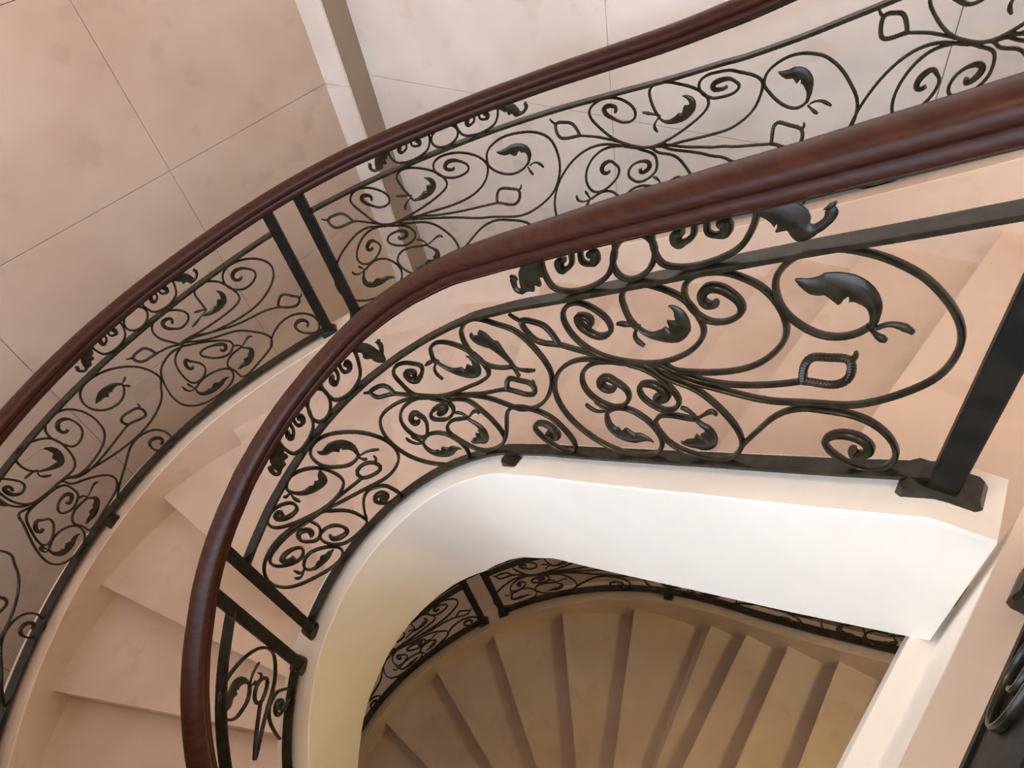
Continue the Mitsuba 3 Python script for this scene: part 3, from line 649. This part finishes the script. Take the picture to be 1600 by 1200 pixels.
def flat_run(rail, name, s0, s1, parent, which, w, t, mat='m_iron'):
    """flat bar lying along the railing; which: 0 bottom bar, 2 second bar; w = width across, t = height"""
    s = np.linspace(s0, s1, max(8, int(abs(rail.s_of(1) and (s1 - s0)) * 40)))
    P, N, h2, h3 = rail.at(s)
    P = P.copy(); P[:, 2] += (h2 if which == 2 else 0)
    Tn = np.gradient(P, axis=0); Tn /= np.linalg.norm(Tn, axis=1)[:, None]
    B = np.cross(Tn, N); B *= np.sign(B[:, 2:3])
    c = .12
    sec = [(1 - c, 1), (-1 + c, 1), (-1, 1 - c), (-1, -1 + c), (-1 + c, -1), (1 - c, -1), (1, -1 + c), (1, 1 - c)]
    m = loft(np.stack([P + N * (a * w / 2) + B * (b * t / 2) for a, b in sec], 1))
    add(name, m, mat, 30, parent)

HAND = [(-.034, -.020), (-.036, -.010), (-.040, -.004), (-.047, .002), (-.050, .014), (-.046, .028), (-.034, .038), (-.015, .043), (.010, .043), (.030, .038),
        (.043, .028), (.048, .014), (.046, .003), (.039, -.002), (.036, -.008), (.040, -.014), (.043, -.024), (.041, -.034), (.035, -.039), (.026, -.042), (-.024, -.042), (-.032, -.036)]

def handrail_mesh(P, N, sc):
    return loft(np.stack([P + N * (a * sc) + np.array([0, 0, b * sc]) for a, b in HAND], 1))

def handrail(rail, cuts, parent, sc, tail=None):
    for i, (a, b) in enumerate(zip(cuts[:-1], cuts[1:])):
        s = np.linspace(a + .0007, b - .0007, max(10, int((b - a) * 45)))
        P, N, h2, h3 = rail.at(s); P = P.copy(); P[:, 2] += h3
        add('handrail', handrail_mesh(P, N, sc), 'm_wood', 40, parent, label='polished dark mahogany handrail' if i == 0 else None)
        Q = P.copy(); Q[:, 2] -= .045 * sc
        add('handrail_core', loft(np.stack([Q + N * (x * sc) + np.array([0, 0, y * sc]) for x, y in ((.018, .006), (-.018, .006), (-.018, -.006), (.018, -.006))], 1)), 'm_iron', 30, parent)

def post(rail, s, parent, w, zbot, lean=(0.0, 0.0), plate=(.15, .085, .03), with_plate=True):
    """square post on a bevelled base plate; zbot = height of the foot under the bottom bar"""
    P, N, h2, h3 = rail.at([s]); P, N, h3 = P[0], N[0], h3[0]
    Tn = np.array([-N[1], N[0], 0.0])
    foot = P + np.array([0, 0, zbot]); head = P + np.array([lean[0], lean[1], h3 - .04])
    rings = []
    for c, k in ((foot, 1), (head, 1)):
        rings.append([c + Tn * (a * w / 2) + N * (b * w / 2) for a, b in ((1, .86), (.86, 1), (-.86, 1), (-1, .86), (-1, -.86), (-.86, -1), (.86, -1), (1, -.86))])
    add('post', loft(np.array(rings)), 'm_black', False, parent)
    if with_plate:
        base_plate(P, N, zbot, parent, plate, abs(rail.f(s + .05)[2] - rail.f(s - .05)[2]) / .1)
    return P, N

def base_plate(P, N, zbot, parent, plate=(.15, .085, .03), slope=0.0, dx=0.0):
    Tn = np.array([-N[1], N[0], 0.0])
    a, b, h = plate
    c = P + np.array([0, 0, zbot]) + N * dx
    rings = []
    for z, k in ((-.012, 1.0), (h * .55, 1.0), (h, .84)):
        r = []
        for x, y in ((1, .75), (.85, 1), (-.85, 1), (-1, .75), (-1, -.75), (-.85, -1), (.85, -1), (1, -.75)):
            r.append(c + Tn * (x * a / 2 * k) + N * (y * b / 2 * k) + np.array([0, 0, z]))
        rings.append(r)
    add('base_plate', loft(np.array(rings)), 'm_iron', False, parent)

# ---------------------------------------------------------------- the room
Z_BASE, Z_CEIL = -2.3, 8.6
JOINT_Z = Z0 - 1.765
XA, YP = -4.86, 3.40            # face of the left wall, face of the corner pilaster

def wall_panels(parent, origin, du, nrm, ucuts, zcuts, mat, gap=0.0035, depth=0.02):
    """stone slabs on a wall: each its own piece with an open joint round it"""
    first = {}
    for i in range(len(ucuts) - 1):
        for j in range(len(zcuts) - 1):
            u0, u1, z0, z1 = ucuts[i] + gap / 2, ucuts[i + 1] - gap / 2, zcuts[j] + gap / 2, zcuts[j + 1] - gap / 2
            b = .002
            pr = float(rng.uniform(0, .0012))
            rings = []
            for off, e in ((0.0, 0), (depth - b + pr, 0), (depth + pr, b)):
                rings.append([origin + du * u + nrm * off + np.array([0, 0, z]) for u, z in ((u0 + e, z0 + e), (u1 - e, z0 + e), (u1 - e, z1 - e), (u0 + e, z1 - e))])
            add('wall_slab', loft(np.array(rings)), mat, False, parent)

zc = [Z_BASE] + [JOINT_Z + d for d in (-4.8, -3.6, -2.4, -1.2, 0, 1.2, 2.4, 3.6)] + [Z_CEIL]
# left wall (faces +x)
add('wall_left', box(XA - .24, XA - .02, -4.2, 3.9, Z_BASE, Z_CEIL), 'm_joint', kind='structure', label='left wall clad in large pinkish beige marble slabs')
wall_panels('wall_left', np.array([XA - .02, 0, 0]), np.array([0, 1., 0]), np.array([1., 0, 0]), [-4.2, -2.76, -1.22, .316, 1.856, 3.43], zc, 'm_wall')
# corner pilaster between the two walls
add('trim_1', box(XA - .02, -4.56, YP + .02, 3.98, Z_BASE, Z_CEIL), 'm_joint', kind='structure', label='stone clad pilaster in the corner of the two walls')
wall_panels('trim_1', np.array([XA, YP + .02, 0]), np.array([1., 0, 0]), np.array([0, -1., 0]), [0.0, .30], zc, 'm_wall_b')
# back wall, seen past the outer railing, turned a few degrees
BO = np.array([-4.56, 3.64, 0.0]); BD = np.array([.996, -.0785, 0.0]); BD /= np.linalg.norm(BD); BN = np.array([BD[1], -BD[0], 0])
def slabbed(o, d, n, L, t0, t1):
    p = [o + n * t0, o + d * L + n * t0, o + d * L + n * t1, o + n * t1]
    return prism(np.array([(q[0], q[1]) for q in p]), Z_BASE, Z_CEIL)
add('wall_back', slabbed(BO, BD, BN, 8.8, -.26, -.02), 'm_joint', kind='structure', label='back wall of pale beige marble slabs past the outer railing')
wall_panels('wall_back', BO - BN * .02, BD, BN, [0.0, 2.455, 4.2, 6.0, 7.7, 8.8], zc, 'm_wall_b')

# south wall with the tall frosted window, behind and below the camera; east wall; ceiling; floor
YS, XE = -4.2, 4.0
WX0, WX1, WZ0, WZ1 = -4.2, 1.6, 4.0, 7.9
add('wall_south', join([box(XA, WX0, YS - .2, YS, Z_BASE, Z_CEIL), box(WX1, XE, YS - .2, YS, Z_BASE, Z_CEIL), box(WX0, WX1, YS - .2, YS, Z_BASE, WZ0), box(WX0, WX1, YS - .2, YS, WZ1, Z_CEIL)]), 'm_plaster', kind='structure', label='plain warm plastered wall with one tall window')
add('wall_east', box(XE, XE + .2, YS - .2, 3.9, Z_BASE, Z_CEIL), 'm_plaster', kind='structure', label='plain warm plastered wall behind the landing')
add('ceiling', box(XA - .2, XE + .2, YS - .2, 4.1, Z_CEIL, Z_CEIL + .2), 'm_plaster', kind='structure', label='plain plastered ceiling')
add('floor', box(XA - .2, XE + .2, YS - .2, 4.1, Z_BASE - .2, Z_BASE), 'm_floor', kind='structure', label='beige marble floor at the foot of the stairwell')
bars = [box(WX0, WX1, YS - .14, YS - .04, WZ0, WZ0 + .08), box(WX0, WX1, YS - .14, YS - .04, WZ1 - .08, WZ1)]
for x in np.linspace(WX0, WX1, 5):
    bars.append(box(x - .035, x + .035, YS - .14, YS - .04, WZ0, WZ1))
add('window_1', join(bars), 'm_frame', kind='structure', label='tall window with frosted panes in the plastered wall')
for a, b in zip(np.linspace(WX0, WX1, 5)[:-1], np.linspace(WX0, WX1, 5)[1:]):
    k = add('pane', trimesh.Trimesh([[a, YS - .09, WZ0], [b, YS - .09, WZ0], [b, YS - .09, WZ1], [a, YS - .09, WZ1]], [[0, 2, 1], [0, 3, 2]], process=False), 'm_plaster', parent='window_1')
    scene[k]['emitter'] = {'type': 'area', 'radiance': {'type': 'rgb', 'value': list(DAY)}}
    labels.setdefault(k, {})['label'] = 'frosted pane full of daylight'

# landings (upper, and the one a storey below)
for i, off in enumerate((np.zeros(3), np.array([0, 0, STOREY[2]]))):
    nm = 'upper' if i == 0 else 'lower'
    e = 0.0 if i == 0 else STOREY[0]
    poly = [(.30 + e, YS), (XE, YS), (XE, 3.18), (.30 + e, 3.2), (.05 + e, 2.83), (-.16 + e, 1.16), (.30 + e, 1.16)]
    add('floor_landing', prism(np.array(poly), LANDING - .30 + off[2], LANDING + off[2]), 'm_floor', kind='structure', label=('upper' if i == 0 else 'lower') + ' stair landing of pinkish stone')

# half landing where the flight turns, south of the well
add('floor_half_landing', prism(np.array([(-1.50, -.66), (-2.40, -2.40), (-2.6, YS), (XE, YS), (XE, -.78), (-1.4, -.78)]), 1.05, 1.28), 'm_floor', kind='structure', label='half landing south of the stairwell')
add('floor_gallery', prism(np.array([(-3.5, YS), (.30, YS), (.30, -1.05), (-3.5, -1.05)]), LANDING - .30, LANDING), 'm_floor', kind='structure', label='gallery south of the stairwell at the level of the upper landing')
# ---------------------------------------------------------------- the staircase
# nosings: station along the stair, height, and where a straight tread is a little out of square its x at the inner and outer curb
FLIGHT = [(1.312 - .231 * k, Z0 - 3.08 + RISE * k, None) for k in range(-6, 6)] + [
    (-.091, Z0 - 2.165, None), (-.385, Z0 - 2.0125, (-.825, -.775)), (-.70, Z0 - 1.86, (-.53, -.40)), (-1.02, Z0 - 1.70, (-.17, .06))]
LOWER_FLIGHT = [(s, Z0 - 3.022 + .174 * j, None) for j, s in zip(range(-4, 10), (2.24, 1.99, 1.74, 1.485, 1.224, .961, .665, .376, .088, -.091, -.43, -.80, -1.17, -1.5))]

def step_line(f):
    a, b = inner.pt(f[0], -.06)[0][:2], outer.pt(f[0], .06)[0][:2]
    if f[2]:
        a = np.array([f[2][0], a[1]]); b = np.array([f[2][1], b[1]])
    return a, b

def curb(rail, s0, s1, i0, i1, top, bottom, mat, parent, name, label=None, flat_from=None):
    s = np.linspace(s0, s1, int(abs(s1 - s0) * 40) + 12)
    P, N, _, _ = rail.at(s)
    zt = P[:, 2] + top
    if flat_from is not None:
        zt = np.minimum(zt, flat_from)
    zb = P[:, 2] + np.interp(s, *bottom)
    c = .006
    lo, hi = min(i0, i1), max(i0, i1)
    rings = np.stack([np.c_[P[:, :2] + N[:, :2] * o, z] for o, z in ((hi, zb), (hi, zt - c), (hi - c, zt), (lo + c, zt), (lo, zt - c), (lo, zb))], 1)
    add(name, loft(rings), mat, 25, parent, label=label)

def staircase(key, off, flight, s_low, label):
    tag(key, label, 'staircase')
    before = set(scene)
    for f, g in zip(flight[:-1], flight[1:]):
            z, rise = f[1], g[1] - f[1]
            s = np.linspace(f[0], g[0] - (.03 if g[0] < 0 else .015), 7)
            A = inner.pt(s, -.06)[:, :2]; B = outer.pt(s, .06)[:, :2]
            A[0], B[0] = step_line(f)
            if g[2]:
                A[-1], B[-1] = step_line(g); A[-1, 0] += .03; B[-1, 0] += .03
            poly = np.vstack([A, B[::-1]])
            # tread slab with a nosing, riser block under it set back
            tread = prism(poly, z - .035, z)
            A2, B2 = A.copy(), B.copy()
            dirn = (A[1] + B[1] - A[0] - B[0]); dirn /= np.linalg.norm(dirn)
            A2[0] = A2[0] + dirn * .018; B2[0] = B2[0] + dirn * .018
            block = prism(np.vstack([A2, B2[::-1]]), z - rise - .03, z - .034)
            add('step', join([tread, block]), 'm_tread', False, key)
    bi = ([-1.5, -.2, .35, 3], [-.556, -.615, -.78, -.76])
    curb(inner, -1.415, s_low, .10, -.075, -.042, bi, 'm_curb', key, 'inner_curb', 'white painted stringer with curb top', flat_from=CURB)
    curb(outer, -2.3, s_low, .10, -.10, -.035, ([-3, 3], [-.62, -.62]), 'm_curb_outer', key, 'outer_curb', 'beige stone outer stringer with curb top')
    # soffit slab that carries the steps
    s = np.linspace(-1.0, s_low, 80)
    A, B = inner.pt(s, -.03), outer.pt(s, .03)
    zt = A[:, 2] - .52; zb = zt - .10
    zt = np.minimum(zt, Z0 - 2.15)
    add('soffit', loft(np.stack([np.c_[A[:, :2], zb], np.c_[A[:, :2], zt], np.c_[B[:, :2], zt], np.c_[B[:, :2], zb]], 1)), 'm_plaster', 25, key)
    if np.any(off):
        for k in set(scene) - before:
            scene[k]['to_world'] = T4().translate(off.tolist())

staircase('staircase', np.zeros(3), FLIGHT, 2.68, 'curving flight of pinkish stone steps from bottom left up to the landing')
staircase('staircase_001', STOREY, LOWER_FLIGHT, 2.45, 'shadowed lower flight of stone steps seen down the stairwell')

# curb round the well at the landing edge, with a ledge below its face
def edge_x(y, x0=.181, k=.115, y1=.30):
    return x0 + k * (np.maximum(y, y1) - .60)

def landing_curb():
    y0, y1 = YS, 1.10
    ys = [y0, .30, y1]
    m = prism(np.array([(edge_x(y) + .004, y) for y in ys] + [(.40, y1 + .14), (.40, y0)]), LANDING - .02, CURB - .025)
    add('trim_2', m, 'm_curb', kind='structure', label='curb with pinkish stone coping along the landing edge of the well')
    add('coping', prism(np.array([(edge_x(y), y) for y in ys] + [(.41, y1 + .14), (.41, y0)]), CURB - .025, CURB), 'm_curb_outer', parent='trim_2', label='pinkish stone coping')
    add('ledge', prism(np.array([(edge_x(y) - .05, y) for y in ys] + [(.36, y1), (.36, y0)]), LANDING - .32, LANDING - .02), 'm_curb', parent='trim_2')
landing_curb()

# ---------------------------------------------------------------- railings
def railing_inner():
    r = 'railing'
    tag(r, 'inner railing in the foreground with black scrollwork and reddish brown handrail', 'railing', 'scrollwork stair railings')
    handrail(inner, [-1.42, 1.33, 2.66], r, 1.06)
    S1, S2, SR = 1.5596, 1.7339, -1.3074
    for a, b in ((SR, S1), (S2, 2.66)):
        flat_run(inner, 'second_bar', a + (.030 if a == S2 else 0), b + (.036 if b == S1 else 0), r, 2, .050, .012)
        flat_run(inner, 'bottom_bar', a, b, r, 0, .050, .012)
    post(inner, SR, r, .056, -.075, lean=LEANR, plate=(.155, .088, .048))
    post(inner, S1, r, .050, -.040, lean=LEAN1, plate=(.085, .075, .03))
    post(inner, S2, r, .050, -.040, lean=LEAN2, plate=(.085, .075, .03))
    post(inner, 2.62, r, .050, -.040, plate=(.085, .075, .03))
    P, N, _, _ = inner.at([-.05]); base_plate(P[0], N[0], -.045, r, (.075, .055, .028), dx=.03)
    motif(inner, 'M1', r)
    motif(inner, 'M2', r)
    motif(inner, 'M3', r)
    motif(inner, 'M3', r, shift=(.97, .02), skip=('c1', 'l1', 'p1', 'p1b', 'c6', 'l6', 'c7', 'c8', 'c9'))
    crest(inner, [-.982, -.854, -.640, -.652, -.530, -.545, -.326, -.213], r)
    crest(inner, [.426, .533, .710, .700, .812, .798, .959, 1.046], r)

def railing_outer(key, off, label):
    r = key
    before = set(scene)
    tag(r, label, 'railing', 'scrollwork stair railings')
    sc = 0.96
    handrail(outer, [-2.5, 2.6], r, 1.14)
    S4, S3 = .8939, .9774
    for a, b in ((-2.4, S4), (S3, 2.6)):
        flat_run(outer, 'second_bar', a + (.009 if a == S3 else 0), b + (.013 if b == S4 else 0), r, 2, .056, .016)
        flat_run(outer, 'bottom_bar', a, b, r, 0, .062, .020)
    for s, l in ((S4, LEAN4), (S3, LEAN3)):
        post(outer, s, r, .062, -.035, lean=l, plate=(.11, .09, .035))
    post(outer, 2.56, r, .062, -.035, plate=(.11, .09, .035))
    for s in (-1.35, .25, 1.655):
        P, N, _, _ = outer.at([s]); base_plate(P[0], N[0], -.035, r, (.09, .075, .04), dx=.035)
    motif(outer, 'O1', r, sc=sc)
    motif(outer, 'O2', r, sc=sc)
    motif(outer, 'O2', r, shift=(-1.42, -.03), sc=sc, squeeze=(-.83, .68))
    motif(outer, 'Q1', r, sc=sc)
    motif(outer, 'Q2', r, sc=sc)
    motif(outer, 'Q2', r, shift=(1.25, -.01), sc=sc)
    crest(outer, [1.033, 1.202, 1.461, 1.460, 1.625, 1.638, 1.905, 2.042], r, sc)
    crest(outer, [3.282, 3.427, 3.640, 3.650, 3.785, 3.800, 4.0, 4.135], r, sc)
    if np.any(off):
        for k in set(scene) - before:
            scene[k]['to_world'] = T4().translate(off.tolist())

LEAN1, LEAN2, LEANR, LEAN3, LEAN4 = (0.0, -.044), (.008, -.037), (-.007, 0.0), (-.017, -.023), (-.028, -.032)   # the posts stand a little out of plumb
railing_inner()
railing_outer('railing_001', np.zeros(3), 'outer railing along the far side of the curving steps, behind two close posts')
railing_outer('railing_002', STOREY, 'dark railing of the lower flight, half hidden under the white stringer')

# railing on the landing curb, lower right corner
def railing_landing():
    r = 'railing_003'
    tag(r, 'black railing on the landing curb at the lower right corner', 'railing', 'scrollwork stair railings')
    z = CURB
    X = lambda y: edge_x(y, .2445, .13)
    def strip(o0, o1, y1, z0, z1):
        ys = [-2.6, .30, y1]
        return prism(np.array([(X(y) + o0, y) for y in ys] + [(X(y) + o1, y) for y in ys[::-1]]), z0, z1)
    add('bottom_bar', strip(0, .024, .99, z + .03, z + .06), 'm_black', False, r)
    add('kick_plate', strip(.006, .018, .93, z + .05, z + .34), 'm_black', False, r)
    add('top_bar', strip(0, .024, .93, z + .34, z + .37), 'm_black', False, r)
    N = np.array([-1.0, .12, 0]); N /= np.linalg.norm(N)
    for y in (.885, -.9, -2.5):
        c = np.array([X(y) + .004, y, z])
        base_plate(c, N, 0.0, r, (.085, .07, .045))
        add('foot_post', box(c[0] - .02, c[0] + .02, y - .02, y + .02, z, z + .36, .003), 'm_black', False, r)
    for y in (.62, .28, -.05):
        th = np.linspace(0, 2 * np.pi * 1.6, 50); rr = np.interp(th, [0, th[-1]], [.125, .03])
        yy = y + rr * np.cos(th)
        P = np.c_[X(yy) - .002, yy, z + .195 + rr * np.sin(th)]
        add('scroll', bar(P, np.tile(N, (50, 1)), .009, .014), 'm_iron', 35, r)
railing_landing()

# ---------------------------------------------------------------- warm ceiling lamps
for i, (x, y, zc_, rad, lum) in enumerate(((-1.7, -.4, Z_CEIL, .32, LAMP), (1.4, -.6, Z_CEIL, .22, LAMP), (2.0, 2.2, LANDING - .3, .28, LOW_LAMP))):
    k = 'ceiling_lamp' if i == 0 else f'ceiling_lamp_{i:03d}'
    tag(k, ('warm globe lamp on the ceiling over the stairwell', 'warm globe lamp on the ceiling over the landing', 'globe lamp under the upper landing beside the lower flight')[i], 'lamp', 'ceiling globe lamps')
    g = trimesh.creation.icosphere(subdivisions=2, radius=rad); g.apply_translation((x, y, zc_ - .14 - rad))
    scene[k + '__globe'] = {**mikit.ply(g, 'm_plaster', smooth=True), 'emitter': {'type': 'area', 'radiance': {'type': 'rgb', 'value': list(lum)}}}
    st = trimesh.creation.cylinder(radius=.02, height=.16, sections=12); st.apply_translation((x, y, zc_ - .08))
    scene[k + '__stem'] = mikit.ply(st, 'm_iron')
